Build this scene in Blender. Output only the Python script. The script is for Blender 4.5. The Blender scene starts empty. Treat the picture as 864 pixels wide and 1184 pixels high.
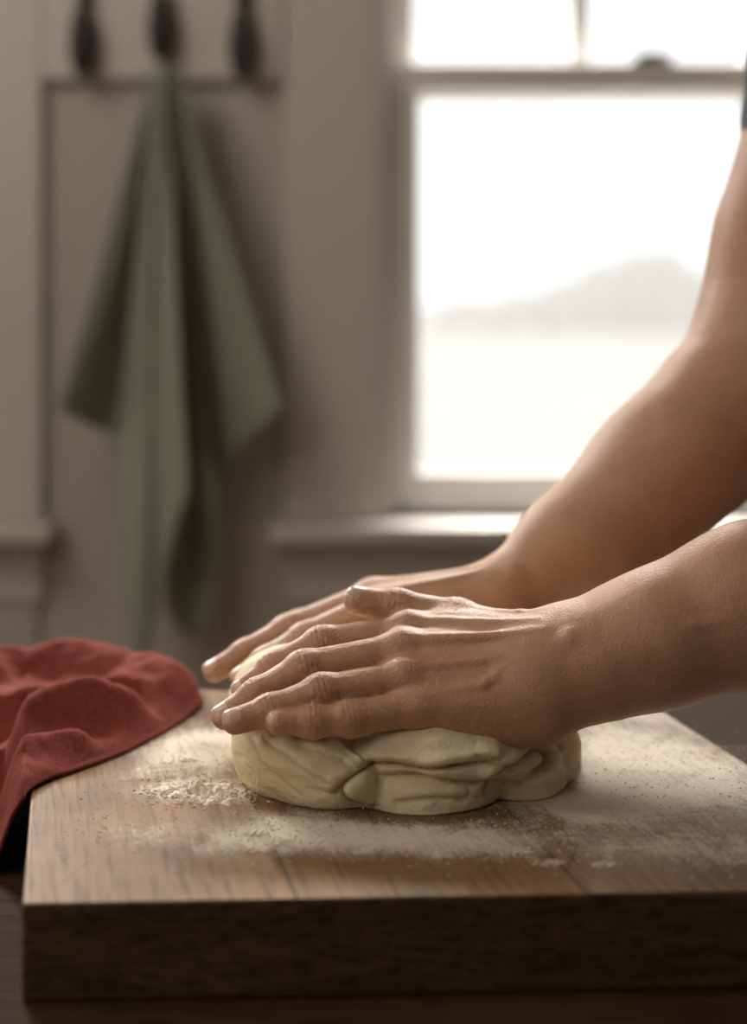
import bpy, bmesh, math, random
import numpy as np
from mathutils import Vector, Matrix, noise as mnoise

random.seed(7); rng=np.random.default_rng(7)
FPX=1800.0
BT=0.846            # cutting board top height
CZ=BT+0.28          # eye height
TT=0.80             # table top
WY=2.3              # back wall plane

def W(px,py,Y):
    return np.array([(px-432)/FPX*Y, Y, CZ-(py-347)/FPX*Y])

# ---------------------------------------------------------------- camera
cam=bpy.data.cameras.new("camera"); co=bpy.data.objects.new("camera",cam)
bpy.context.scene.collection.objects.link(co)
co.location=(0,0,CZ); co.rotation_euler=(math.radians(90),0,0)
cam.sensor_fit='HORIZONTAL'; cam.sensor_width=24; cam.lens=50
cam.shift_y=-245/864
cam.clip_start=0.05; cam.clip_end=1000
cam.dof.use_dof=True; cam.dof.focus_distance=0.872; cam.dof.aperture_fstop=2.6
bpy.context.scene.camera=co

# ---------------------------------------------------------------- helpers
def link(o,parent=None):
    bpy.context.scene.collection.objects.link(o)
    if parent: o.parent=parent
    return o
def empty(name):
    o=bpy.data.objects.new(name,None); return link(o)
def mesh_obj(name,verts,faces,mat=None,parent=None,smooth=True):
    me=bpy.data.meshes.new(name)
    verts=np.asarray(verts,dtype=np.float32)
    if isinstance(faces,np.ndarray):
        n,k=faces.shape
        me.vertices.add(len(verts)); me.vertices.foreach_set("co",verts.ravel())
        me.loops.add(n*k); me.loops.foreach_set("vertex_index",faces.astype(np.int32).ravel())
        me.polygons.add(n); me.polygons.foreach_set("loop_start",np.arange(0,n*k,k,dtype=np.int32))
        me.update(calc_edges=True); me.validate()
    else:
        me.from_pydata([tuple(map(float,v)) for v in verts],[],faces); me.update()
    if smooth: me.shade_smooth()
    o=bpy.data.objects.new(name,me)
    if mat:
        for m in (mat if isinstance(mat,(list,tuple)) else [mat]): me.materials.append(m)
    return link(o,parent)
class Boxes:
    def __init__(s): s.v=[];s.f=[];s.m=[]
    def box(s,x0,x1,y0,y1,z0,z1,mi=0):
        x0,x1=sorted((x0,x1));y0,y1=sorted((y0,y1));z0,z1=sorted((z0,z1))
        b=len(s.v)
        s.v+=[(x,y,z) for z in (z0,z1) for y in (y0,y1) for x in (x0,x1)]
        s.f+=[tuple(b+i for i in q) for q in ((0,2,3,1),(4,5,7,6),(0,1,5,4),(2,6,7,3),(0,4,6,2),(1,3,7,5))]
        s.m+=[mi]*6
    def make(s,name,mat,parent=None,bevel=0.003):
        o=mesh_obj(name,s.v,s.f,mat,parent,smooth=False)
        o.data.polygons.foreach_set("material_index",s.m)
        if bevel:
            b=o.modifiers.new("bev",'BEVEL'); b.width=bevel; b.segments=2; b.limit_method='ANGLE'
        return o

def newmat(name):
    m=bpy.data.materials.new(name); m.use_nodes=True
    nt=m.node_tree; b=nt.nodes["Principled BSDF"]
    return m,nt,b
def nd(nt,t,**kw):
    n=nt.nodes.new(t)
    for k,v in kw.items():
        if k.startswith('_'): setattr(n,k[1:],v)
        else: n.inputs[k.replace('__',' ')].default_value=v
    return n
def lk(nt,a,b): nt.links.new(a,b)
def objco(nt,scale=(1,1,1),rot=(0,0,0)):
    tc=nt.nodes.new('ShaderNodeTexCoord'); mp=nt.nodes.new('ShaderNodeMapping')
    mp.inputs['Scale'].default_value=scale; mp.inputs['Rotation'].default_value=rot
    lk(nt,tc.outputs['Object'],mp.inputs['Vector']); return mp.outputs['Vector']
def noise(nt,vec,scale,detail=4,rough=.55,dist=0):
    n=nd(nt,'ShaderNodeTexNoise',Scale=scale,Detail=detail,Roughness=rough,Distortion=dist)
    lk(nt,vec,n.inputs['Vector']); return n.outputs['Fac']
def ramp(nt,fac,stops):
    r=nt.nodes.new('ShaderNodeValToRGB'); e=r.color_ramp.elements
    while len(e)<len(stops): e.new(0.5)
    for el,(p,c) in zip(e,stops):
        el.position=p; el.color=(*c,1) if len(c)==3 else c
    lk(nt,fac,r.inputs[0]); return r.outputs['Color']
def mix(nt,fac,a,b,mode='MIX'):
    m=nt.nodes.new('ShaderNodeMix'); m.data_type='RGBA'; m.blend_type=mode
    for s,v in ((m.inputs[0],fac),(m.inputs[6],a),(m.inputs[7],b)):
        if isinstance(v,(int,float)): s.default_value=v
        elif isinstance(v,tuple): s.default_value=(*v,1) if len(v)==3 else v
        else: lk(nt,v,s)
    return m.outputs[2]
def math_(nt,op,a,b=0.0,c=None):
    m=nt.nodes.new('ShaderNodeMath'); m.operation=op
    for i,v in enumerate((a,b) if c is None else (a,b,c)):
        if isinstance(v,(int,float)): m.inputs[i].default_value=v
        else: lk(nt,v,m.inputs[i])
    return m.outputs[0]
def sstep(nt,v,lo,hi):
    m=nt.nodes.new('ShaderNodeMapRange'); m.interpolation_type='SMOOTHSTEP'
    lk(nt,v,m.inputs[0])
    m.inputs[1].default_value=lo; m.inputs[2].default_value=hi
    return m.outputs[0]
def bump(nt,b,h,strength,dist,prev=None):
    n=nt.nodes.new('ShaderNodeBump'); n.inputs['Strength'].default_value=strength; n.inputs['Distance'].default_value=dist
    lk(nt,h,n.inputs['Height'])
    if prev: lk(nt,prev,n.inputs['Normal'])
    if b: lk(nt,n.outputs[0],b.inputs['Normal'])
    return n.outputs[0]
def attr(nt,name):
    a=nt.nodes.new('ShaderNodeAttribute'); a.attribute_name=name; return a.outputs['Fac']

# ---------------------------------------------------------------- materials
def paint(name,col,rough=.45):
    m,nt,b=newmat(name); v=objco(nt)
    c=mix(nt,noise(nt,v,3,3),tuple(x*.92 for x in col),col)
    lk(nt,c,b.inputs['Base Color']); b.inputs['Roughness'].default_value=rough
    bump(nt,b,noise(nt,v,60,3),.08,.002); return m
M_wall=paint("wall_paint",(.45,.41,.365),.6)
M_trim=paint("trim_paint",(.56,.515,.465),.4)
M_sash=paint("sash_paint",(.70,.675,.64),.35)
M_ceil=paint("ceiling_paint",(.6,.57,.53),.8)

def wood(name,c1,c2,grain_rot,scale=(70,4,70),rough=.5,flour=False,planks=None,spec=.5):
    m,nt,b=newmat(name)
    b.inputs['Specular IOR Level'].default_value=spec
    v=objco(nt,(1,1,1),(0,0,grain_rot))
    sp=nt.nodes.new('ShaderNodeMapping'); sp.inputs['Scale'].default_value=scale; lk(nt,v,sp.inputs[0])
    g=noise(nt,sp.outputs[0],1.0,6,.65,.6)
    sp2=nt.nodes.new('ShaderNodeMapping'); sp2.inputs['Scale'].default_value=tuple(s*6 for s in scale); lk(nt,v,sp2.inputs[0])
    g2=noise(nt,sp2.outputs[0],1.0,3,.6)
    col=ramp(nt,g,[(.3,c1),(.7,c2)])
    col=mix(nt,sstep(nt,g2,.46,.66),col,mix(nt,.7,col,tuple(x*.3 for x in c1)))
    if planks:
        sx=nt.nodes.new('ShaderNodeSeparateXYZ'); lk(nt,v,sx.inputs[0])
        u=math_(nt,'DIVIDE',math_(nt,'ADD',sx.outputs[0],planks[1]),planks[0])
        fl=math_(nt,'FLOOR',u); fr=math_(nt,'FRACT',u)
        wn=nt.nodes.new('ShaderNodeTexWhiteNoise'); wn.noise_dimensions='1D'; lk(nt,fl,wn.inputs['W'])
        if flour:
            dk=sstep(nt,u,.99,1.01)      # planks right of the first seam are darker timber
            col=mix(nt,math_(nt,'MULTIPLY',dk,.55),col,tuple(x*.5 for x in c1))
        col=mix(nt,math_(nt,'MULTIPLY',wn.outputs[0],.3),col,tuple(x*.55 for x in c1))
        edge=math_(nt,'ABSOLUTE',math_(nt,'SUBTRACT',fr,.5))
        e=sstep(nt,edge,.486,.5)
        col=mix(nt,math_(nt,'MULTIPLY',e,.8),col,(.03,.018,.01))
    v0=objco(nt)
    blot=noise(nt,v0,11,5,.6)
    col=mix(nt,math_(nt,'MULTIPLY',sstep(nt,blot,.42,.72),.55),col,(.07,.04,.022))
    if flour:
        # knife scratches: thin stretched noise in a second direction
        for rot,amt in ((GR+.5,.6),(GR-1.1,.5)):
            vs=objco(nt,(1,1,1),(0,0,rot)); s3=nt.nodes.new('ShaderNodeMapping'); s3.inputs['Scale'].default_value=(420,12,1); lk(nt,vs,s3.inputs[0])
            sc=sstep(nt,noise(nt,s3.outputs[0],1,2,.5),.67,.73)
            col=mix(nt,math_(nt,'MULTIPLY',sc,amt),col,(.05,.028,.015))
        d=attr(nt,"flour")
        n1=noise(nt,v0,480,4,.8); n2=noise(nt,v0,30,8,.8,1.0)
        n3=noise(nt,sp2.outputs[0],.8,4,.6)
        s=math_(nt,'ADD',math_(nt,'MULTIPLY',n1,.50),math_(nt,'MULTIPLY',n2,.65))
        s=math_(nt,'ADD',s,math_(nt,'MULTIPLY',n3,.25))
        s=math_(nt,'ADD',s,math_(nt,'MULTIPLY',d,.32))
        f=sstep(nt,s,.84,1.10)
        col=mix(nt,math_(nt,'MULTIPLY',f,.85),col,(.76,.68,.56))
        rr=nt.nodes.new('ShaderNodeMapRange'); lk(nt,f,rr.inputs[0]); rr.inputs[3].default_value=rough; rr.inputs[4].default_value=.9
        lk(nt,rr.outputs[0],b.inputs['Roughness'])
        h=math_(nt,'ADD',math_(nt,'MULTIPLY',g2,.6),f)
        bump(nt,b,h,.6,.0007)
    else:
        b.inputs['Roughness'].default_value=rough
        bump(nt,b,g2,.3,.0006)
    lk(nt,col,b.inputs['Base Color']); return m
GR=-0.22
M_btop=wood("board_wood",(.31,.17,.08),(.62,.39,.20),GR,scale=(50,3,50),flour=True,planks=(.135,.146),rough=.5,spec=.16)
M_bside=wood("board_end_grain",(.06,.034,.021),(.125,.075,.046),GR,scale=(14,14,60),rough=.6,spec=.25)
M_table=wood("table_wood",(.030,.014,.008),(.07,.035,.02),math.pi/2,rough=.75,spec=.05)
M_floor=wood("floor_wood",(.10,.055,.03),(.18,.11,.065),0,scale=(20,2,20),planks=(.12,0),rough=.5)

def skinmat():
    m,nt,b=newmat("skin"); v=objco(nt)
    n=noise(nt,v,45,5,.6)
    c=mix(nt,n,(.41,.225,.13),(.57,.345,.215))
    c=mix(nt,math_(nt,'MULTIPLY',sstep(nt,noise(nt,v,260,4,.65),.48,.75),.14),c,(.38,.17,.10))
    c=mix(nt,math_(nt,'MULTIPLY',attr(nt,"red"),.5),c,(.42,.155,.09))
    f=attr(nt,"flour")
    s=math_(nt,'ADD',noise(nt,v,330,5,.7),math_(nt,'MULTIPLY',f,.2))
    s=math_(nt,'MULTIPLY',sstep(nt,s,.62,.86),math_(nt,'MINIMUM',f,1.0))
    c=mix(nt,math_(nt,'MULTIPLY',s,.6),c,(.80,.70,.58))
    lk(nt,c,b.inputs['Base Color'])
    b.inputs['Roughness'].default_value=.5
    b.inputs['Specular IOR Level'].default_value=.42
    b.inputs['Subsurface Weight'].default_value=.08
    b.inputs['Subsurface Radius'].default_value=(1,.3,.15); b.inputs['Subsurface Scale'].default_value=.004
    vo=nd(nt,'ShaderNodeTexVoronoi',Scale=700.0); lk(nt,v,vo.inputs['Vector'])
    n1=bump(nt,None,noise(nt,v,130,5,.6),.42,.0012)
    bump(nt,b,vo.outputs['Distance'],.35,.0006,n1)
    return m
M_skin=skinmat()
m,nt,b=newmat("fingernail"); b.inputs['Base Color'].default_value=(.66,.44,.34,1); b.inputs['Roughness'].default_value=.28; M_nail=m

def doughmat():
    m,nt,b=newmat("dough"); v=objco(nt)
    c=mix(nt,noise(nt,v,30,4),(.78,.64,.40),(.88,.78,.55))
    c=mix(nt,math_(nt,'MULTIPLY',sstep(nt,noise(nt,v,260,5,.75),.48,.75),.5),c,(.92,.86,.74))
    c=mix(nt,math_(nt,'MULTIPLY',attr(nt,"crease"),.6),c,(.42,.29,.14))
    lk(nt,c,b.inputs['Base Color']); b.inputs['Roughness'].default_value=.75
    b.inputs['Specular IOR Level'].default_value=.3
    v2=objco(nt,(1,1,2.2),(0,.5,0))
    n1=bump(nt,None,noise(nt,v2,60,5,.6,.8),.5,.003)
    bump(nt,b,noise(nt,v,420,4,.7),.7,.0012,n1)
    return m
M_dough=doughmat()
def fabric(name,c1,c2,wscale,bs=.5,sheen=.2):
    m,nt,b=newmat(name); v=objco(nt)
    c=mix(nt,noise(nt,v,25,5,.65),c1,c2)
    n1=noise(nt,objco(nt,(1,5,1),(0,0,.6)),wscale,3,.6); n2=noise(nt,objco(nt,(5,1,1),(0,0,.6)),wscale,3,.6)
    h=math_(nt,'ADD',n1,n2)
    c=mix(nt,math_(nt,'MULTIPLY',sstep(nt,h,.8,1.25),.45),c,tuple(x*.45 for x in c1))
    lk(nt,c,b.inputs['Base Color']); b.inputs['Roughness'].default_value=.9
    b.inputs['Specular IOR Level'].default_value=.15
    b.inputs['Sheen Weight'].default_value=sheen; b.inputs['Sheen Roughness'].default_value=.5
    b.inputs['Sheen Tint'].default_value=(*[min(1,x*2) for x in c2],1)
    bump(nt,b,math_(nt,'ADD',h,noise(nt,v,60,3,.6)),bs,.001); return m
M_red=fabric("red_linen",(.195,.037,.026),(.28,.066,.045),240,.8,.25)
M_green=fabric("green_cotton",(.255,.285,.22),(.32,.35,.27),150)
M_shirt=fabric("shirt_cotton",(.12,.15,.16),(.16,.19,.20),200)
M_denim=fabric("trouser_denim",(.03,.04,.06),(.05,.06,.09),200)
m,nt,b=newmat("black_iron"); b.inputs['Base Color'].default_value=(.035,.032,.032,1); b.inputs['Metallic'].default_value=.4; b.inputs['Roughness'].default_value=.5
bump(nt,b,noise(nt,objco(nt),90,3),.2,.001); M_iron=m
m,nt,b=newmat("flour"); b.inputs['Base Color'].default_value=(.78,.70,.58,1); b.inputs['Roughness'].default_value=.95; bump(nt,b,noise(nt,objco(nt),900,3),.6,.0008); M_flour=m
m,nt,b=newmat("hair"); b.inputs['Base Color'].default_value=(.05,.03,.02,1); b.inputs['Roughness'].default_value=.5; M_hair=m
# window glass
m=bpy.data.materials.new("window_glass"); m.use_nodes=True; nt=m.node_tree; nt.nodes.clear()
o=nt.nodes.new('ShaderNodeOutputMaterial'); t=nt.nodes.new('ShaderNodeBsdfTransparent'); g=nt.nodes.new('ShaderNodeBsdfGlossy')
g.inputs['Roughness'].default_value=.02; mx=nt.nodes.new('ShaderNodeMixShader'); mx.inputs[0].default_value=.05
lk(nt,t.outputs[0],mx.inputs[1]); lk(nt,g.outputs[0],mx.inputs[2]); lk(nt,mx.outputs[0],o.inputs[0]); M_glass=m
def plain(name,c1,c2,s):
    m,nt,b=newmat(name); lk(nt,mix(nt,noise(nt,objco(nt),s,4),c1,c2),b.inputs['Base Color']); b.inputs['Roughness'].default_value=.9; return m
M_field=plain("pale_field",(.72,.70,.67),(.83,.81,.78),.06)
M_tree=plain("foliage_painted_haze",(.66,.65,.62),(.71,.70,.67),.15)  # distance haze painted in as a pale foliage colour

# ---------------------------------------------------------------- room
S=FPX/WY
def X(px,Y=WY): return (px-432)/FPX*Y
def Z(py,Y=WY): return CZ-(py-347)/FPX*Y
RX0,RX1,RY0,RZ=-2.0,1.9,-1.6,2.6
wz0,wz1=Z(600),2.12
wins=[(X(437),X(917)),(X(-535),X(-55))]
b=Boxes()
xs=[RX0,wins[1][0],wins[1][1],wins[0][0],wins[0][1],RX1]
b.box(RX0,RX1,WY,WY+.14,0,wz0); b.box(RX0,RX1,WY,WY+.14,wz1,RZ)
b.box(xs[0],xs[1],WY,WY+.14,wz0,wz1); b.box(xs[2],xs[3],WY,WY+.14,wz0,wz1); b.box(xs[4],xs[5],WY,WY+.14,wz0,wz1)
b.make("wall_back",M_wall,bevel=0)
b=Boxes(); b.box(RX0-.1,RX0,RY0,WY+.14,0,RZ); b.make("wall_left",M_wall,bevel=0)
b=Boxes(); b.box(RX1,RX1+.1,RY0,WY+.14,0,RZ); b.make("wall_right",M_wall,bevel=0)
b=Boxes(); b.box(RX0-.1,RX1+.1,RY0-.1,RY0,0,RZ); b.make("wall_front",M_wall,bevel=0)
b=Boxes(); b.box(RX0-.1,RX1+.1,RY0-.1,WY+.14,-.1,0); b.make("floor",M_floor,bevel=0)
b=Boxes(); b.box(RX0-.1,RX1+.1,RY0-.1,WY+.14,RZ,RZ+.1); b.make("ceiling",M_ceil,bevel=0)

def window(idx,x0,x1):
    root=empty("window_%d"%idx)
    cw=X(437)-X(330)
    b=Boxes()
    # casing
    b.box(x0-cw,x0-.002,WY-.024,WY-.001,wz0,wz1+cw); b.box(x1+.002,x1+cw,WY-.024,WY-.001,wz0,wz1+cw)
    b.box(x0-cw-.02,x1+cw+.02,WY-.03,WY-.001,wz1,wz1+cw)
    # jamb liners / stops
    for s,xx in ((1,x0),(-1,x1)):
        b.box(xx,xx+s*.008,WY-.02,WY+.14,wz0,wz1)
        b.box(xx,xx+s*.022,WY+.005,WY+.028,wz0,wz1)
    b.box(x0,x1,WY-.02,WY+.14,wz1-.01,wz1)
    # stool and apron
    b.box(x0-cw-.022,x1+cw+.022,WY-.075,WY+.14,wz0-.026,wz0)
    b.box(x0-cw,x1+cw,WY-.02,WY-.001,wz0-.026,wz0-.12)
    b.make("casing",M_trim,root,.004)
    b=Boxes()
    # lower sash
    y0,y1=WY+.03,WY+.065; c=(y0)
    sl=.054
    zt=Z(72,c); zb=wz0+.004
    b.box(x0+.008,x0+sl,y0,y1,zb,zt); b.box(x1-sl,x1-.008,y0,y1,zb,zt)
    b.box(x0+sl,x1-sl,y0,y0+.010,zb,Z(546,c)); b.box(x0+sl,x1-sl,y0+.010,y1,zb,Z(546,c)-.016)
    b.box(x0+sl,x1-sl,y0,y1,Z(106,c),zt)
    # inner bead on the lower sash
    bd=.008
    b.box(x0+sl,x0+sl+bd,y0+.01,y1,Z(546,c),Z(106,c)); b.box(x1-sl-bd,x1-sl,y0+.01,y1,Z(546,c),Z(106,c))
    # upper sash
    y0,y1=WY+.068,WY+.103
    b.box(x0+.008,x0+sl,y0,y1,zt-.05,wz1-.01); b.box(x1-sl,x1-.008,y0,y1,zt-.05,wz1-.01)
    b.box(x0+sl,x1-sl,y0,y1,zt-.05,zt-.003); b.box(x0+sl,x1-sl,y0,y1,wz1-.06,wz1-.01)
    xm=(x0+x1)/2
    b.box(xm-.0145,xm+.0145,y0+.004,y1-.004,zt-.003,wz1-.06)
    b.make("sash",M_sash,root,.003)
    b=Boxes(); b.box(x0+sl,x1-sl,WY+.046,WY+.048,Z(546,c)-.016,Z(106,c)); b.box(x0+sl,x1-sl,WY+.084,WY+.086,zt-.003,wz1-.06)
    b.make("glass",M_glass,root,0)
    # sash lock: base plate, pivot and lever
    b=Boxes(); lx=X(755,WY+.03) if idx==1 else xm
    b.box(lx-.03,lx+.03,WY+.034,WY+.06,zt,zt+.006); b.box(lx-.014,lx+.014,WY+.038,WY+.056,zt+.006,zt+.018)
    b.box(lx-.024,lx+.035,WY+.03,WY+.042,zt+.008,zt+.014)
    b.make("sash_lock",M_iron,root,.002)
window(1,*wins[0]); window(2,*wins[1])
b=Boxes()
b.box(X(330),wins[0][1]+.14,WY-.012,WY-.001,0.1,wz0-.12); b.box(wins[1][0]-.14,X(45),WY-.012,WY-.001,.1,wz0-.12)
b.make("trim_1",M_wall,None,.003)
b=Boxes(); b.box(X(50),X(328),WY-.022,WY-.001,Z(95),Z(95)+.2); b.make("trim_2",M_trim,None,.005)   # peg rail
b=Boxes(); b.box(RX0,RX1,WY-.03,WY-.013,0,.1); b.make("baseboard_back",M_trim,None,.004)

# hooks
def tube(path,rad,n=10):
    path=[np.array(p,float) for p in path]; V=[];Fc=[]
    for i,p in enumerate(path):
        t=path[min(i+1,len(path)-1)]-path[max(i-1,0)]; t/=np.linalg.norm(t)
        a=np.cross(t,[1,0,0.01]); a/=np.linalg.norm(a); c=np.cross(t,a)
        for k in range(n):
            th=2*math.pi*k/n; V.append(p+rad[i]*(math.cos(th)*a+math.sin(th)*c))
    for i in range(len(path)-1):
        for k in range(n): Fc.append((i*n+k,i*n+(k+1)%n,(i+1)*n+(k+1)%n,(i+1)*n+k))
    Fc.append(tuple(range(n-1,-1,-1))); Fc.append(tuple(range((len(path)-1)*n,len(path)*n)))
    return V,Fc
for px,ybot in ((95,90),(186,72),(280,92)):
    Y=WY-.05; x=X(px,Y); zb=Z(ybot,Y)
    root=empty("coat_hook")
    path=[(x,WY-.024,zb+.135),(x,WY-.045,zb+.135),(x,Y,zb+.125),(x,Y,zb+.11),(x,Y,zb+.095),(x,Y,zb+.08),(x,Y,zb+.055),(x,Y,zb+.03),(x,Y,zb+.008),(x,Y,zb)]
    v,f=tube(path,[.007,.007,.006,.006,.011,.016,.0195,.0185,.012,.004],14)
    mesh_obj("hook_arm",v,f,M_iron,root)
    b=Boxes(); b.box(x-.012,x+.012,WY-.03,WY-.022,zb+.11,zb+.17); b.make("back_plate",M_iron,root,.002)

# ---------------------------------------------------------------- green towel
def catmull(P,n):
    P=np.array(P,float); m=len(P); out=[]
    T=np.linspace(0,m-1,n)
    for t in T:
        i=min(int(t),m-2); u=t-i
        p0=P[max(i-1,0)];p1=P[i];p2=P[i+1];p3=P[min(i+2,m-1)]
        out.append(.5*((2*p1)+(-p0+p2)*u+(2*p0-5*p1+4*p2-p3)*u*u+(-p0+3*p1-3*p2+p3)*u**3))
    return np.array(out)
bot=[(66,472,-.045),(84,482,-.03),(108,494,.01),(133,510,.03),(136,590,-.01),(146,700,-.05),(156,752,-.06),(168,757,-.062),(177,720,-.055),(196,640,-.07),(216,574,-.095),
     (206,620,-.03),(192,690,.015),(208,728,.025),(226,737,.02),(243,718,.0),(252,650,.01),(251,566,.04),(262,556,.045),(278,520,.0),(292,503,-.04),(308,490,-.055),(327,472,-.06)]
NU,NV=260,90
B=catmull(bot,NU); V=[]
Yt=WY-.085
for j in range(NV):
    v=j/(NV-1)
    for i in range(NU):
        u=i/(NU-1)
        tx=172+ (213-172)*u; ty=78+10*abs(u-.5)
        s=v**1.0
        px=tx+(B[i,0]-tx)*(s**(1.12 if (u<.15 or u>.85) else 1.0)); py=ty+(B[i,1]-ty)*v
        dy=B[i,2]*(.12+.88*v**.9) + .012*math.sin(u*60)*(1-v)**1.2+ .008*math.sin(u*23+v*5)*v
        dy+= .012*math.sin(v*3.0+u*3)*v
        V.append(W(px,py,Yt+dy*1.2))
Fc=[(j*NU+i,j*NU+i+1,(j+1)*NU+i+1,(j+1)*NU+i) for j in range(NV-1) for i in range(NU-1)]
tw=mesh_obj("hanging_towel",V,Fc,M_green)
so=tw.modifiers.new("sol",'SOLIDIFY'); so.thickness=.003
# ---------------------------------------------------------------- table
b=Boxes()
b.box(-1.15,.345,.36,1.145,TT-.04,TT)
for xx in (-1.1,.26):
    for yy in (.42,1.04): b.box(xx,xx+.06,yy,yy+.06,0,TT-.04)
b.box(-1.08,.3,.43,.45,TT-.13,TT-.04); b.box(-1.08,.3,1.06,1.08,TT-.13,TT-.04)
b.make("kitchen_table",M_table,None,.004)

# ---------------------------------------------------------------- cutting board
FL=np.array([-.163,.722]);FR=np.array([.272,.742]);BR=np.array([.195,1.072]);BL=np.array([-.245,1.138])
def bil(u,v): return (FL*(1-u)+FR*u)*(1-v)+(BL*(1-u)+BR*u)*v
N=170; V=[];den=[]
def board_xy(px,py):
    Y=.28*FPX/(py-347); return np.array([(px-432)/FPX*Y,Y])
patches=[((225,915),(.03,.022),1.0),((300,975),(.05,.02),.8),((430,962),(.06,.016),.9),((560,980),(.06,.02),.85),((780,905),(.08,.05),1.2),((720,860),(.05,.05),1.1),
         ((200,870),(.04,.05),.85),((680,930),(.05,.03),1.0),((250,860),(.03,.05),.9),((340,945),(.03,.015),.9),((830,980),(.05,.03),.8),((150,960),(.03,.02),.5)]
PC=[(board_xy(*p),s,a) for p,s,a in patches]
for j in range(N+1):
    for i in range(N+1):
        p=bil(i/N,j/N); V.append((p[0],p[1],BT))
        d=.10
        for c,s,a in PC:
            q=(p-c)/np.array(s); d+=a*math.exp(-(q@q)*.8)
        den.append(min(d,1.25))
Fc=[(j*(N+1)+i,j*(N+1)+i+1,(j+1)*(N+1)+i+1,(j+1)*(N+1)+i) for j in range(N) for i in range(N)]
nt_=len(Fc)
ring=[i for i in range(N+1)]+[j*(N+1)+N for j in range(1,N+1)]+[N*(N+1)+i for i in range(N-1,-1,-1)]+[j*(N+1) for j in range(N-1,0,-1)]
base=len(V)
for r in ring: V.append((V[r][0],V[r][1],TT)); den.append(0)
n=len(ring)
for k in range(n): Fc.append((ring[k],base+k,base+(k+1)%n,ring[(k+1)%n]))
Fc.append(tuple(base+k for k in range(n-1,-1,-1)))
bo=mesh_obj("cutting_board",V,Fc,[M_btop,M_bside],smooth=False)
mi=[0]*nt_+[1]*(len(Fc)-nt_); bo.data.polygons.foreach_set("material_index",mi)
a=bo.data.attributes.new("flour",'FLOAT','POINT'); a.data.foreach_set("value",np.array(den,np.float32))
bv=bo.modifiers.new("bev",'BEVEL'); bv.width=.0022; bv.segments=3; bv.limit_method='ANGLE'; bv.angle_limit=math.radians(40)

# flour clumps
bm=bmesh.new(); bmesh.ops.create_icosphere(bm,subdivisions=1,radius=1); tv=np.array([v.co[:] for v in bm.verts]); tf=np.array([[v.index for v in f.verts] for f in bm.faces]); bm.free()
V=[];Fc=[];cnt=0
def clump(x,y,r,zoff=0):
    global cnt
    sc=r*np.array([1+rng.random()*.4,1+rng.random()*.4,.6+rng.random()*.3])
    vv=tv*(1+.3*(rng.random((len(tv),1))-.5))*sc
    a=rng.random()*6.28; ca,sa=math.cos(a),math.sin(a)
    vv=np.stack([vv[:,0]*ca-vv[:,1]*sa,vv[:,0]*sa+vv[:,1]*ca,vv[:,2]],1)+np.array([x,y,BT+.45*r+zoff])
    V.append(vv); Fc.append(tf+cnt); cnt+=len(tv)
for (px,py),s,a in patches:
    c=board_xy(px,py)
    for _ in range(int(300*a)):
        q=c+rng.normal(size=2)*np.array(s)*.8
        if q[1]<.75 or q[0]<-.165: continue
        clump(q[0],q[1],.0002+.00045*rng.random()**3)
hp=board_xy(228,916)
# low powder mound
def mound(cx,cy,rx,ry,h,seed):
    global cnt
    nr,na=20,56; vv=[];ff=[]
    for j in range(nr+1):
        r=j/nr
        for i in range(na):
            a=2*math.pi*i/na; ed=1+.7*mnoise.noise(Vector((math.cos(a)*2,math.sin(a)*2,seed)))
            x=cx+rx*r*ed*math.cos(a)-.25*ry*r*math.sin(a); y=cy+ry*r*ed*math.sin(a)
            z=h*(1-r*r)*(.55+.9*mnoise.noise(Vector((x*160,y*160,seed)))+.6*mnoise.noise(Vector((x*420,y*420,seed)))+.3*mnoise.noise(Vector((x*900,y*900,seed))))
            vv.append((x,y,BT+max(-.0004,z)))
    for j in range(nr):
        for i in range(na):
            i2=(i+1)%na; a,b_,c_,d_=j*na+i,(j+1)*na+i,(j+1)*na+i2,j*na+i2
            ff.append((a,b_,c_)); ff.append((a,c_,d_))
    V.append(np.array(vv)); Fc.append(np.array(ff)+cnt); cnt+=len(vv)
mound(hp[0],hp[1],.021,.013,.0055,1.0); mound(hp[0]+.016,hp[1]-.016,.012,.006,.003,2.0); mound(hp[0]-.012,hp[1]+.01,.010,.006,.003,5.0)
for _ in range(900):
    q=rng.normal(size=2)
    clump(hp[0]+q[0]*.014-.3*q[1]*.01,hp[1]+q[1]*.011,.0003+.0007*rng.random()**2,.001*rng.random())
for px,py in ((290,965),(330,975),(300,985),(510,990),(640,998),(600,985),(215,880),(700,1000),(420,985)):
    c=board_xy(px,py)
    for _ in range(60): clump(c[0]+rng.normal()*.004,c[1]+rng.normal()*.0025,.0003+.0006*rng.random()**2)
mesh_obj("flour_scatter",np.concatenate(V),np.concatenate(Fc),M_flour)

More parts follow.
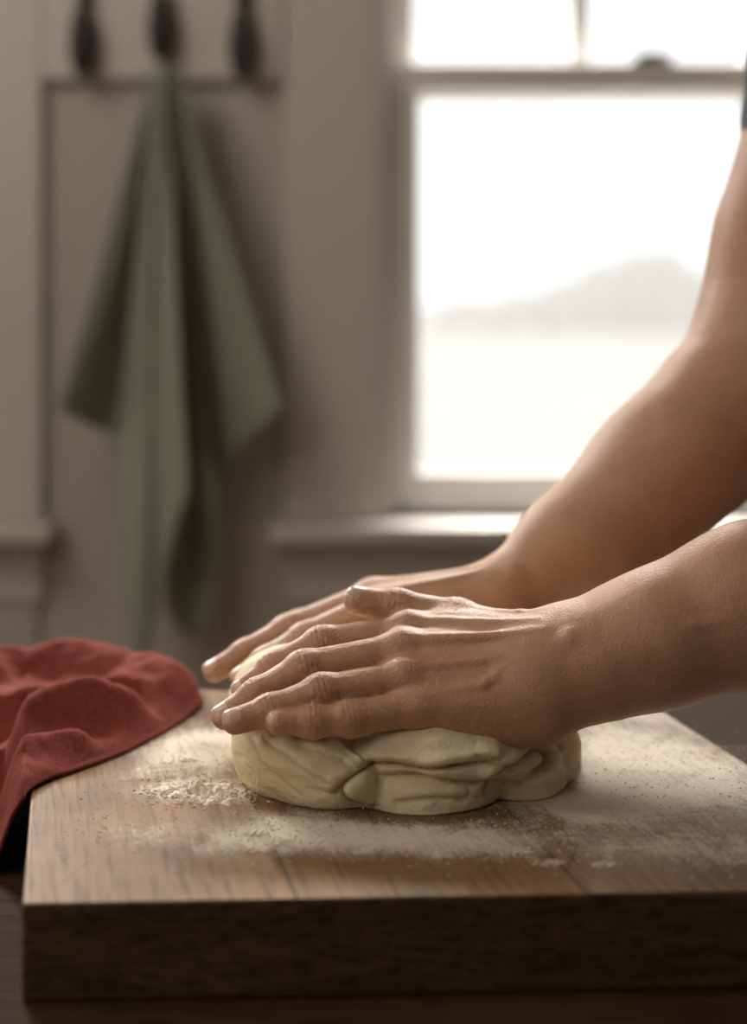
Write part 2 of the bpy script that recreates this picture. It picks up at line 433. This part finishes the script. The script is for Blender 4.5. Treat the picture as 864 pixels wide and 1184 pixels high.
# ---------------------------------------------------------------- red cloth
bd=[(-.121,1.09),(-.118,1.06),(-.150,.966),(-.187,.905),(-.198,.872),(-.215,.88),(-.27,.86),(-.42,.88),(-.52,1.0),(-.5,1.2),(-.38,1.24),(-.28,1.2),(-.2,1.16),(-.145,1.12)]
bdl=catmull(bd+[bd[0]],241)[:-1]
C=np.array([-.255,1.03])
eL=(BL-FL)/np.linalg.norm(BL-FL); nL=np.array([eL[1],-eL[0]])
def sm(x): x=np.clip(x,0,1); return x*x*(3-2*x)
def segd(p,pts):
    best=9;bt=0;L=len(pts)-1
    for i in range(L):
        a=np.array(pts[i]);c=np.array(pts[i+1]);t=np.clip(np.dot(p-a,c-a)/np.dot(c-a,c-a),0,1)
        d=np.linalg.norm(p-a-t*(c-a))
        if d<best: best=d;bt=(i+t)/L
    return best,bt
ridges=[([(-.135,1.07),(-.17,1.095),(-.22,1.11),(-.30,1.10),(-.42,1.09)],.024,.026),
        ([(-.155,1.0),(-.19,.995),(-.22,.975),(-.25,.95),(-.30,.945)],.024,.015),
        ([(-.16,1.04),(-.19,1.045),(-.235,1.02),(-.30,1.015)],.012,.010),
        ([(-.178,.945),(-.205,.93),(-.225,.90),(-.25,.87)],.012,.010)]
NR=110; V=[];Fc=[]
for j in range(NR+1):
    r=j/NR
    for i in range(240):
        p=C+(bdl[i]-C)*r
        e=math.sqrt(max(0,1-r**10))
        inside=np.dot(p-FL,nL)   # >0 on the board
        up=max(sm((inside+.026)/.024), sm((p[1]-.93)/.09)*sm((p[0]+.44)/.1)*1.0)
        base=TT+(BT-TT)*up
        h=.003+.009*e
        for pts,amp,wd in ridges:
            d,t=segd(p,pts); h+=amp*math.exp(-(d/wd)**2)*(e if r>.97 else 1)
        nz=mnoise.noise(Vector((p[0]*18,p[1]*26,1.3)))*.008+mnoise.noise(Vector((p[0]*50,p[1]*60,4.3)))*.0035+mnoise.noise(Vector((p[0]*120,p[1]*150,2.3)))*.0012
        h=max(.003,h*(.35+.65*e)+nz*e)
        V.append((p[0],p[1],base+h))
for j in range(NR):
    for i in range(240):
        i2=(i+1)%240
        if j==0: Fc.append((i,240+i,240+i2))
        else: Fc.append((j*240+i,(j+1)*240+i,(j+1)*240+i2,j*240+i2))
rc=mesh_obj("red_cloth",V,Fc,M_red)
so=rc.modifiers.new("sol",'SOLIDIFY'); so.thickness=.0025; so.offset=1

# ---------------------------------------------------------------- implicit surfaces
class Field:
    def __init__(s,lo,hi,h):
        s.lo=np.array(lo,float); s.h=h; s.n=np.ceil((np.array(hi)-s.lo)/h).astype(int)+1
        s.ax=[(s.lo[i]+h*np.arange(s.n[i])).astype(np.float32) for i in range(3)]
    def new(s): return np.full(s.n,.08,np.float32)
    def _sl(s,lo,hi):
        a=np.clip(np.floor((lo-s.lo)/s.h).astype(int),0,s.n); b=np.clip(np.ceil((hi-s.lo)/s.h).astype(int)+1,0,s.n)
        if (b<=a).any(): return None
        return tuple(slice(a[i],b[i]) for i in range(3))
    def _put(s,A,sl,d,k,sub=False):
        o=A[sl]
        if sub:
            h=np.clip(.5-.5*(o+d)/k,0,1); A[sl]=o*(1-h)+(-d)*h+k*h*(1-h)
        else:
            if k<=0: A[sl]=np.minimum(o,d)
            else:
                h=np.clip(.5+.5*(o-d)/k,0,1); A[sl]=o*(1-h)+d*h-k*h*(1-h)
    def seg(s,A,a,b,ra,rb,k=.004,flat=None,sub=False):
        a=np.array(a,float);b=np.array(b,float); m=k+4*s.h
        sl=s._sl(np.minimum(a-ra,b-rb)-m,np.maximum(a+ra,b+rb)+m)
        if sl is None: return
        x=s.ax[0][sl[0]][:,None,None]-a[0];y=s.ax[1][sl[1]][None,:,None]-a[1];z=s.ax[2][sl[2]][None,None,:]-a[2]
        d=(b-a).astype(np.float32); L=max(float(d@d),1e-10)
        t=np.clip((x*d[0]+y*d[1]+z*d[2])/L,0,1)
        x=x-t*d[0];y=y-t*d[1];z=z-t*d[2]
        q=x*x+y*y+z*z
        if flat is not None:
            nn=np.array(flat[0],float); nn/=np.linalg.norm(nn); qn=x*nn[0]+y*nn[1]+z*nn[2]; q=q+(flat[1]**2-1)*qn*qn
        s._put(A,sl,(np.sqrt(q)-(ra+(rb-ra)*t)).astype(np.float32),k,sub)
    def ell(s,A,c,r,k=.004,R=None,sub=False,p=2.0):
        c=np.array(c,float);r=np.array(r,float);m=k+4*s.h+ (r.max() if R is not None else 0)
        sl=s._sl(c-r-m,c+r+m)
        if sl is None: return
        x=s.ax[0][sl[0]][:,None,None]-c[0];y=s.ax[1][sl[1]][None,:,None]-c[1];z=s.ax[2][sl[2]][None,None,:]-c[2]
        if R is not None:
            x,y,z=[R[i][0]*x+R[i][1]*y+R[i][2]*z for i in range(3)]
        q=(np.abs(x/r[0])**p+np.abs(y/r[1])**p+np.abs(z/r[2])**p)**(1/p)
        s._put(A,sl,((q-1)*r.min()).astype(np.float32),k,sub)
    def chain(s,A,pts,rad,k=.004,flat=None):
        for i in range(len(pts)-1): s.seg(A,pts[i],pts[i+1],rad[i],rad[i+1],k,flat)
    def mesh(s,A):
        I=A<0
        c=np.zeros(np.array(I.shape)-1,np.int8)
        nx,ny,nz=c.shape
        for i in (0,1):
            for j in (0,1):
                for k in (0,1): c+=I[i:nx+i,j:ny+j,k:nz+k]
        act=(c>0)&(c<8); idx=np.argwhere(act)
        ids=np.full(act.shape,-1,np.int32); ids[act]=np.arange(len(idx))
        val={}
        for i in (0,1):
            for j in (0,1):
                for k in (0,1): val[i,j,k]=A[idx[:,0]+i,idx[:,1]+j,idx[:,2]+k]
        P=np.zeros((len(idx),3));cn=np.zeros(len(idx))
        for ax in range(3):
            for u in (0,1):
                for v in (0,1):
                    a=[0,0,0];oth=[q for q in range(3) if q!=ax];a[oth[0]]=u;a[oth[1]]=v;b=list(a);b[ax]=1
                    va=val[tuple(a)];vb=val[tuple(b)];mk=(va<0)!=(vb<0)
                    t=np.where(mk,va/np.where(mk,va-vb,1),0)
                    pp=np.tile(np.array(a,float),(len(idx),1));pp[:,ax]=t
                    P+=pp*mk[:,None];cn+=mk
        P=P/cn[:,None]+idx
        V=s.lo+P*s.h
        Fs=[]
        for ax in range(3):
            o1,o2=[(1,2),(2,0),(0,1)][ax]
            sa=[slice(None)]*3;sb=[slice(None)]*3
            sa[ax]=slice(0,-1);sb[ax]=slice(1,None)
            a=I[tuple(sa)];b=I[tuple(sb)]
            e=np.argwhere(a!=b)
            ok=(e[:,o1]>0)&(e[:,o2]>0)&(e[:,o1]<I.shape[o1]-1)&(e[:,o2]<I.shape[o2]-1); e=e[ok]
            ins=a[e[:,0],e[:,1],e[:,2]]
            def cid(d1,d2):
                q=e.copy();q[:,o1]-=d1;q[:,o2]-=d2; return ids[q[:,0],q[:,1],q[:,2]]
            Q=np.stack([cid(1,1),cid(0,1),cid(0,0),cid(1,0)],1)
            Q[~ins]=Q[~ins][:,::-1]; Fs.append(Q)
        return V,np.concatenate(Fs)
def smooth_mod(o,f=.5,it=3):
    m=o.modifiers.new("smooth",'SMOOTH'); m.factor=f; m.iterations=it

# ---------------------------------------------------------------- dough
Fd=Field((-.13,.80,BT-.012),(.16,1.08,BT+.11),.0010); D=Fd.new()
def P(x,y,z): return (x,y,BT+z)
Fd.ell(D,P(.014,.962,.030),(.090,.080,.040),.01,p=2.2)
Fd.ell(D,W(332,822,.960),(.036,.045,.037),.014)
Fd.ell(D,W(366,856,.908),(.049,.049,.045),.010)
Fd.seg(D,W(338,880,.885),W(385,905,.872),.022,.022,.008)
Fd.chain(D,[W(330,862,.870),W(372,878,.858),W(408,898,.854),W(428,914,.858)],[.014,.014,.011,.008],.004)
Fd.ell(D,W(492,903,.885),(.044,.041,.034),.0012)
Fd.seg(D,W(404,925,.868),W(448,930,.868),.012,.010,.002)
Fd.chain(D,[W(418,872,.872),W(450,866,.862),W(505,868,.857),W(556,868,.862),W(600,880,.878)],[.010,.014,.016,.015,.011],.0015)
Fd.ell(D,W(594,892,.905),(.031,.037,.032),.0012)
Fd.chain(D,[W(575,864,.882),W(612,860,.893),W(642,868,.902),W(651,884,.904),W(637,897,.899),W(618,890,.894)],[.010,.014,.013,.010,.008,.007],.0012)
Fd.seg(D,W(638,862,.93),W(638,885,.95),.018,.018,.004)
D[:,:,:]=np.maximum(D,(BT-Fd.ax[2])[None,None,:])
v,f=Fd.mesh(D)
nrm=np.array([mnoise.noise(Vector((p[0]*26,p[1]*26,p[2]*46)))+.5*mnoise.noise(Vector((p[0]*70,p[1]*70,p[2]*120)))+.22*mnoise.noise(Vector((p[0]*170,p[1]*170,p[2]*280))) for p in v])
cc=np.array([.012,.955,BT+.015]); dr=v-cc; dr/=np.linalg.norm(dr,axis=1)[:,None]
disp=nrm*.0020; crs=np.zeros(len(v))
# pressed folds: an overlapping lip on one side (left-hand side of the travel direction) and a groove under it
folds=[([(385,918),(392,905),(404,893),(425,884),(455,880),(490,883),(530,879),(580,876)],.0050,.0034),
       ([(392,905),(400,922),(425,938)],.0040,.0018),
       ([(283,868),(300,890),(325,908),(350,922)],.0020,.0014),
       ([(300,860),(330,876),(362,893),(388,903)],.0026,.0020),
       ([(345,862),(385,872),(412,884)],.0020,.0016),
       ([(440,900),(470,893),(510,897),(548,905),(572,900)],.0030,.0020),
       ([(455,925),(500,918),(540,924)],.0018,.0012),
       ([(560,925),(568,905),(585,892),(606,884),(628,882),(641,890),(637,902),(618,905)],.0045,.0026),
       ([(600,866),(630,868),(652,880),(660,892)],.0028,.0018),
       ([(545,868),(580,884),(598,898)],.0022,.0016)]
front=np.clip((.945-v[:,1])/.02,0,1)
for pts,dp,lp in folds:
    Pp=catmull([W(a,b_,.852)[[0,2]] for a,b_ in pts],len(pts)*6)
    q=v[:,[0,2]]; best=np.full(len(v),9.0); sg=np.zeros(len(v)); tt=np.zeros(len(v))
    for i in range(len(Pp)-1):
        a=Pp[i];d=Pp[i+1]-a;L=d@d
        t=np.clip(((q-a)@d)/L,0,1); r=q-a-t[:,None]*d; dd=np.sqrt((r**2).sum(1)); m_=dd<best
        best=np.where(m_,dd,best); sg=np.where(m_,np.sign(d[0]*r[:,1]-d[1]*r[:,0]),sg); tt=np.where(m_,(i+t)/(len(Pp)-1),tt)
    fade=np.clip(np.minimum(tt,1-tt)*7,0,1)**.6*front
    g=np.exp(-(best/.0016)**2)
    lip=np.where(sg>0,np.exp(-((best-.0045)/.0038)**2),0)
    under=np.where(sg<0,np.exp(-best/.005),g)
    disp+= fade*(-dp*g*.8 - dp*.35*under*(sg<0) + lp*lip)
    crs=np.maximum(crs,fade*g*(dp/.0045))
v=v+dr*disp[:,None]; v[:,2]=np.maximum(v[:,2],BT+.0002)
do=mesh_obj("bread_dough",v,f,M_dough); smooth_mod(do,.5,1)
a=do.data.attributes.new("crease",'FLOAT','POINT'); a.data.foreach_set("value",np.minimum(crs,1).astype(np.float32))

# ---------------------------------------------------------------- person
baker=empty("baker")
def hand_detail(v,nrm,fingers,palm_n,tend):
    red=np.zeros(len(v)); fl=np.zeros(len(v)); disp=np.zeros(len(v))
    for pts,rad in fingers:
        for j in range(len(pts)):
            J=pts[j]; r=rad[j]
            d=pts[min(j+1,len(pts)-1)]-pts[max(j-1,0)]; d=d/np.linalg.norm(d)
            n=palm_n-np.dot(palm_n,d)*d; n/=np.linalg.norm(n)
            q=v-J; dist=np.linalg.norm(q,axis=1); near=dist<r*2.6
            s=q[near]@d; dors=np.clip(nrm[near]@n,0,1)
            w=np.exp(-(dist[near]/(r*1.5))**2)
            red[near]=np.maximum(red[near],w*(.4+.45*dors))
            fl[near]=np.maximum(fl[near],np.exp(-(dist[near]/(r*2))**2)*.9)
            if 0<j<len(pts)-1:
                g=0
                for off,amp in ((-.0046,.5),(-.0020,.9),(.0008,1.0),(.0036,.6)):
                    g=g+amp*np.exp(-((s-off)/.0009)**2)
                disp[near]-=.0009*g*dors**1.0*(dist[near]<r*1.7)
                disp[near]+=.0003*np.exp(-(s/.007)**2)*dors
    return red,fl,disp
def nail(name,tip,prev,r,palm_n,parent,tilt=0):
    d=tip-prev; d/=np.linalg.norm(d); n=palm_n-np.dot(palm_n,d)*d; n/=np.linalg.norm(n); s=np.cross(d,n)
    c=tip+d*r*.15
    V=[];Fc=[];nu,nv=13,13
    L=r*1.55; Wd=r*.80
    for j in range(nv):
        for i in range(nu):
            u=-1+2*i/(nu-1); w=-1+2*j/(nv-1)
            uu=u*math.sqrt(1-w*w/2); ww=w*math.sqrt(1-u*u/2)
            ang=uu*1.0
            h=math.cos(ang)*(r*1.03)-(.0010 if max(abs(u),abs(w))>.99 else 0)
            h-= .10*r*(ww if ww>0 else 0)**2 + .25*r*(abs(ww)**3)*(ww>0)
            V.append(c+s*math.sin(ang)*r*1.0+n*h+d*ww*L*.5)
    for j in range(nv-1):
        for i in range(nu-1): Fc.append((j*nu+i,j*nu+i+1,(j+1)*nu+i+1,(j+1)*nu+i))
    return mesh_obj(name,V,Fc,M_nail,parent)

def build_arm(name,fld,fingers,palm,arm,palm_n,tendons,extra=None,flourc=None):
    Pm=fld.new(); 
    for pts,rad,k,fl in palm: fld.chain(Pm,pts,rad,k,fl)
    for pts,rad,k,fl in arm: fld.chain(Pm,pts,rad,k,fl)
    for t in tendons: fld.chain(Pm,t[0],t[1],t[2] if len(t)>2 else .003)
    A=fld.new()
    for pts,rad in fingers:
        Fg=fld.new(); fld.chain(Fg,pts,rad,.005)
        for j in range(1,len(pts)-1): fld.ell(Fg,pts[j],[rad[j]*1.02]*3,.004)
        k=.0008; h=np.clip(.5+.5*(A-Fg)/k,0,1); A=A*(1-h)+Fg*h-k*h*(1-h); del Fg,h
    k=.006; h=np.clip(.5+.5*(Pm-A)/k,0,1); A=Pm*(1-h)+A*h-k*h*(1-h); del h,Pm
    v,f=fld.mesh(A.astype(np.float32))
    o=mesh_obj(name,v,f,M_skin,baker)
    me=o.data; nn=np.zeros(len(v)*3,np.float32); me.vertices.foreach_get("normal",nn); nn=nn.reshape(-1,3)
    red,fl,disp=hand_detail(v,nn,fingers,palm_n,tendons)
    if flourc:
        for c,r,a in flourc: fl=np.maximum(fl,a*np.exp(-(np.linalg.norm(v-c,axis=1)/r)**2))
    v2=v+nn*disp[:,None]
    me.vertices.foreach_set("co",v2.astype(np.float32).ravel())
    for nm,ar in (("red",red),("flour",fl)):
        a=me.attributes.new(nm,'FLOAT','POINT'); a.data.foreach_set("value",ar.astype(np.float32))
    me.update(); smooth_mod(o,.45,2)
    return o

# ---- near (left) hand
idx_=[W(474,732,.905),W(372,745,.902),W(318,772,.897),W(282,798,.892)]
mid_=[W(466,754,.887),W(352,774,.878),W(298,804,.872),W(260,828,.867)]
rin_=[W(470,786,.869),W(372,801,.860),W(314,822,.855),W(272,834,.851)]
pin_=[W(486,818,.858),W(405,831,.849),W(362,835,.846),W(322,836,.844)]
thm_=[W(600,742,.905),W(530,716,.918),W(460,703,.924),W(414,695,.924)]
fin=[(idx_,[.0108,.0096,.0084,.0072]),(mid_,[.0112,.0100,.0087,.0075]),(rin_,[.0108,.0097,.0084,.0073]),(pin_,[.0102,.0089,.0078,.0068]),(thm_,[.014,.0112,.0104,.0085])]
N1=np.array([0.0,-.60,.80])
wr=W(655,772,.880)
palm=[([idx_[0],W(625,752,.892)],[.0118,.020],.008,None),([mid_[0],W(630,762,.882)],[.0122,.021],.008,None),
      ([rin_[0],W(630,785,.874)],[.0118,.020],.008,None),([pin_[0],W(630,805,.868)],[.0112,.019],.008,None),
      ([W(530,825,.868),W(622,822,.868)],[.017,.020],.010,None),
      ([W(520,730,.912),W(605,750,.900)],[.012,.018],.012,None),
      ([W(560,790,.895),W(640,785,.885)],[.022,.023],.015,None)]
arm=[([W(622,780,.878),wr,W(700,762,.878),W(760,740,.88),W(864,703,.885),W(960,668,.892),W(1060,620,.92)],[.029,.0285,.031,.0365,.043,.046,.046],.012,None),
     ([W(655,735,.892),W(720,722,.89),W(864,665,.885)],[.016,.018,.026],.014,None)]
def onb(p,h): return p+N1*h
tend=[([onb(idx_[0],.009),W(620,745,.885)+N1*.0175],[.0034,.0025]),([onb(mid_[0],.0095),W(625,758,.877)+N1*.0185],[.0034,.0025]),
      ([onb(rin_[0],.009),W(625,780,.872)+N1*.0175],[.0032,.0024]),([onb(pin_[0],.0080),W(620,800,.866)+N1*.0155],[.0028,.0020]),
      ([W(530,716,.918)+N1*.006,W(600,728,.90)+N1*.012,W(660,728,.885)+N1*.012],[.003,.003,.003]),
      ([W(640,752,.861),W(660,742,.859),W(690,734,.859)],[.0035,.0045,.003],.006),
      # knuckle heads
      ([onb(idx_[0],.0025),onb(idx_[0],.003)],[.0085,.0085],.008),([onb(mid_[0],.0025),onb(mid_[0],.003)],[.009,.009],.008),
      ([onb(rin_[0],.002),onb(rin_[0],.0025)],[.0085,.0085],.008),
      # ulna head and veins
      ([W(672,806,.862),W(680,803,.861)],[.0085,.007],.008),
      ([W(510,770,.868)+N1*.001,W(545,762,.866),W(585,772,.860),W(630,760,.858)],[.0017,.0019,.0019,.0017]),
      ([W(520,800,.856),W(560,792,.853),W(585,772,.858)],[.0016,.0018,.0016]),
      ([W(700,752,.851),W(750,742,.849),W(800,724,.847),W(864,712,.846)],[.0014,.0016,.0016,.0014],.005)]
F1=Field((-.115,.81,BT+.005),(.255,.975,BT+.20),.00100)
near=build_arm("left_arm",F1,fin,palm,arm,N1,tend,flourc=[(W(400,790,.86),.06,.6),(W(560,850,.86),.04,.7),(W(414,695,.924),.015,1.2)])
for nm,(pts,rad) in zip(("nail_index","nail_middle","nail_ring","nail_pinky"),fin[:4]):
    nail(nm,pts[3],pts[2],rad[3],N1,baker)
nail("nail_thumb",thm_[3],thm_[2],.0085,np.array([0.2,.1,1.0]),baker)

# ---- far (right) hand
i2=[W(432,704,.985),W(354,738,.985),W(308,764,.98),W(280,784,.975)]
m2=[W(428,694,1.006),W(334,729,1.006),W(284,756,1.0),W(248,776,.995)]
r2=[W(432,690,1.026),W(345,724,1.03),W(300,750,1.03),W(268,770,1.03)]
p2=[W(442,692,1.045),W(378,720,1.05),W(347,740,1.05),W(325,756,1.05)]
t2=[W(560,714,.985),W(505,728,.965),W(460,742,.957),W(430,750,.955)]
fin2=[(i2,[.0112,.0095,.0083,.0073]),(m2,[.0115,.0098,.0085,.0074]),(r2,[.0112,.0095,.0082,.0072]),(p2,[.0102,.0083,.0073,.0065]),(t2,[.014,.0115,.0105,.0088])]
N2=np.array([.15,-.18,1.0]);N2/=np.linalg.norm(N2)
w2=W(592,692,1.0)
palm2=[([i2[0],W(570,698,.992)],[.0128,.020],.010,None),([m2[0],W(572,694,1.0)],[.013,.021],.010,None),
       ([r2[0],W(575,694,1.01)],[.0125,.020],.010,None),([p2[0],W(578,698,1.018)],[.012,.018],.010,None),
       ([W(500,712,1.0),W(570,706,1.0)],[.018,.022],.014,None),([W(520,720,.975),W(570,706,.99)],[.015,.018],.012,None)]
arm2=[([w2,W(660,634,1.012),W(760,545,1.03),W(835,478,1.05),W(880,440,1.065)],[.027,.034,.043,.0475,.047],.014,None),
      ([W(880,440,1.065),W(900,360,1.075),W(917,270,1.08),W(946,180,1.09),W(962,60,1.1)],[.047,.0465,.047,.047,.05],.03,None),
      ([W(700,618,1.01),W(800,520,1.03),W(870,470,1.05)],[.030,.040,.040],.02,None)]
tend2=[([m2[0]+N2*.009,W(560,690,.998)+N2*.0195],[.0035,.0025]),([i2[0]+N2*.009,W(560,694,.990)+N2*.0185],[.0035,.0025]),
       ([W(590,672,.985),W(596,668,.985)],[.010,.010])]
F2=Field((-.13,.935,BT+.01),(.40,1.17,BT+.52),.0015)
far=build_arm("right_arm",F2,fin2,palm2,arm2,N2,tend2,flourc=[(W(350,730,.99),.08,.8)])
for nm,(pts,rad) in zip(("nail_index","nail_middle","nail_ring","nail_pinky"),fin2[:4]):
    nail("right_"+nm,pts[3],pts[2],rad[3],N2,baker)

# ---- clothing, torso, head (mostly right of frame)
def Q(x,y,z): return np.array([x,y,BT+z])
nearSh=Q(.43,.775,.44); farSh=W(968,55,1.1)
FB=Field((.17,.55,0.0),(.85,1.4,BT+.85),.006)
A=FB.new()
FB.seg(A,farSh,W(950,140,1.092),.062,.056,.02)
FB.seg(A,nearSh,Q(.40,.84,.27),.062,.057,.02)
FB.chain(A,[farSh+np.array([.03,0,0]),Q(.46,.94,.46),nearSh],[.065,.075,.065],.04)
FB.seg(A,Q(.47,.94,.40),Q(.56,.94,.12),.115,.105,.05,flat=((0,1,0),.72))
FB.seg(A,Q(.56,.94,.12),Q(.60,.94,-.05),.105,.115,.05,flat=((0,1,0),.75))
v,f=FB.mesh(A); o=mesh_obj("shirt",v,f,M_shirt,baker); smooth_mod(o)
A=FB.new()
for sy in (-1,1): FB.chain(A,[Q(.60,.94+sy*.08,-.06),Q(.60,.94+sy*.09,-.42),Q(.62,.94+sy*.09,-.78)],[.10,.075,.06],.03)
FB.seg(A,Q(.60,.86,-.05),Q(.60,1.02,-.05),.11,.11,.03)
v,f=FB.mesh(A); o=mesh_obj("trousers",v,f,M_denim,baker); smooth_mod(o)
A=FB.new()
for sy in (-1,1): FB.seg(A,Q(.62,.94+sy*.09,-.80),Q(.48,.94+sy*.1,-.815),.038,.03,.02)
v,f=FB.mesh(A); mesh_obj("shoes",v,f,M_iron,baker)
A=FB.new()  # neck, head, near upper arm continuation
FB.seg(A,Q(.45,.94,.48),Q(.41,.94,.60),.055,.05,.02)
FB.ell(A,Q(.385,.94,.69),(.092,.075,.105),.02); FB.ell(A,Q(.345,.94,.64),(.055,.052,.06),.03)
FB.seg(A,Q(.30,.94,.69),Q(.283,.94,.662),.010,.015,.012)
for sy in (-1,1):
    FB.ell(A,Q(.39,.94+sy*.076,.68),(.018,.01,.03),.005)
    FB.ell(A,Q(.303,.94+sy*.03,.70),(.014,.016,.010),.004,sub=True)
FB.seg(A,Q(.296,.92,.635),Q(.296,.96,.635),.008,.008,.005)
FB.seg(A,W(930,680,.89),W(1060,620,.92),.0445,.046,.01); FB.seg(A,W(1060,620,.92),Q(.405,.83,.30),.046,.05,.02)
v,f=FB.mesh(A); o=mesh_obj("head_and_neck",v,f,M_skin,baker); smooth_mod(o)
A=FB.new()
FB.ell(A,Q(.405,.94,.715),(.098,.084,.10),.01); FB.ell(A,Q(.44,.94,.66),(.075,.078,.08),.03)
FB.ell(A,Q(.29,.94,.66),(.06,.09,.085),.01,sub=True)
v,f=FB.mesh(A); o=mesh_obj("hair",v,f,M_hair,baker); smooth_mod(o)

# ---------------------------------------------------------------- outdoors
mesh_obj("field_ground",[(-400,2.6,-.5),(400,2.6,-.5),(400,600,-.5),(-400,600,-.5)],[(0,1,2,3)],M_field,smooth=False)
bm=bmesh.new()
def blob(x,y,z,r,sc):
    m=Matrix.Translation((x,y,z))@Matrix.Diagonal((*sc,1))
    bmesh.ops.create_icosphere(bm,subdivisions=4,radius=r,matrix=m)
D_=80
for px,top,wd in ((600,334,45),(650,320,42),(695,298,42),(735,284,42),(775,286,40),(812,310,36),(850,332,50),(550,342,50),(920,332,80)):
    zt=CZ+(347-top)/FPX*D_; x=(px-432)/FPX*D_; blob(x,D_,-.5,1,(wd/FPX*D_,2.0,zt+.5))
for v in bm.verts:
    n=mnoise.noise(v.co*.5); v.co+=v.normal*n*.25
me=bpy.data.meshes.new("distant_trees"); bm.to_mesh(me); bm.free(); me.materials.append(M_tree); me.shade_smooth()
link(bpy.data.objects.new("distant_trees",me))

# ---------------------------------------------------------------- light
w=bpy.data.worlds.new("sky"); bpy.context.scene.world=w; w.use_nodes=True
bg=w.node_tree.nodes["Background"]; bg.inputs[0].default_value=(.99,.985,.97,1); bg.inputs[1].default_value=1.45
def area(name,loc,tgt,sx,sy,power,col,portal=False):
    l=bpy.data.lights.new(name,'AREA'); l.shape='RECTANGLE'; l.size=sx; l.size_y=sy; l.energy=power; l.color=col
    o=bpy.data.objects.new(name,l); link(o); o.location=loc
    o.rotation_euler=(Vector(tgt)-Vector(loc)).to_track_quat('-Z','Y').to_euler()
    if portal: l.cycles.is_portal=True
    return o
for i,(x0,x1) in enumerate(wins):
    area("window_portal",((x0+x1)/2,WY+.16,(wz0+wz1)/2),((x0+x1)/2,0,(wz0+wz1)/2),x1-x0,wz1-wz0,1,(1,1,1),True)
area("added_window_boost",(.45,3.5,2.95),(0,.9,BT),1.6,1.0,420,(1,.97,.925))  # added lamp outside, out of view, boosting daylight through the window
area("added_window_boost",(-1.2,3.5,2.75),(-.1,.9,BT),1.6,1.0,420,(1,.97,.925))  # second added boost lamp, unseen, for the left window
area("added_wall_fill",(-1.0,1.0,2.5),(-.4,2.1,1.0),1.0,1.0,15.5,(1,.90,.79))  # added fill brightening the back wall and towel, no real fixture
area("added_front_fill",(-1.3,-.3,1.9),(0,.9,BT),.9,.9,8,(1,.88,.75))  # added soft fill from front left for dough and hands, no real lamp
bpy.context.scene.view_settings.view_transform='Standard'
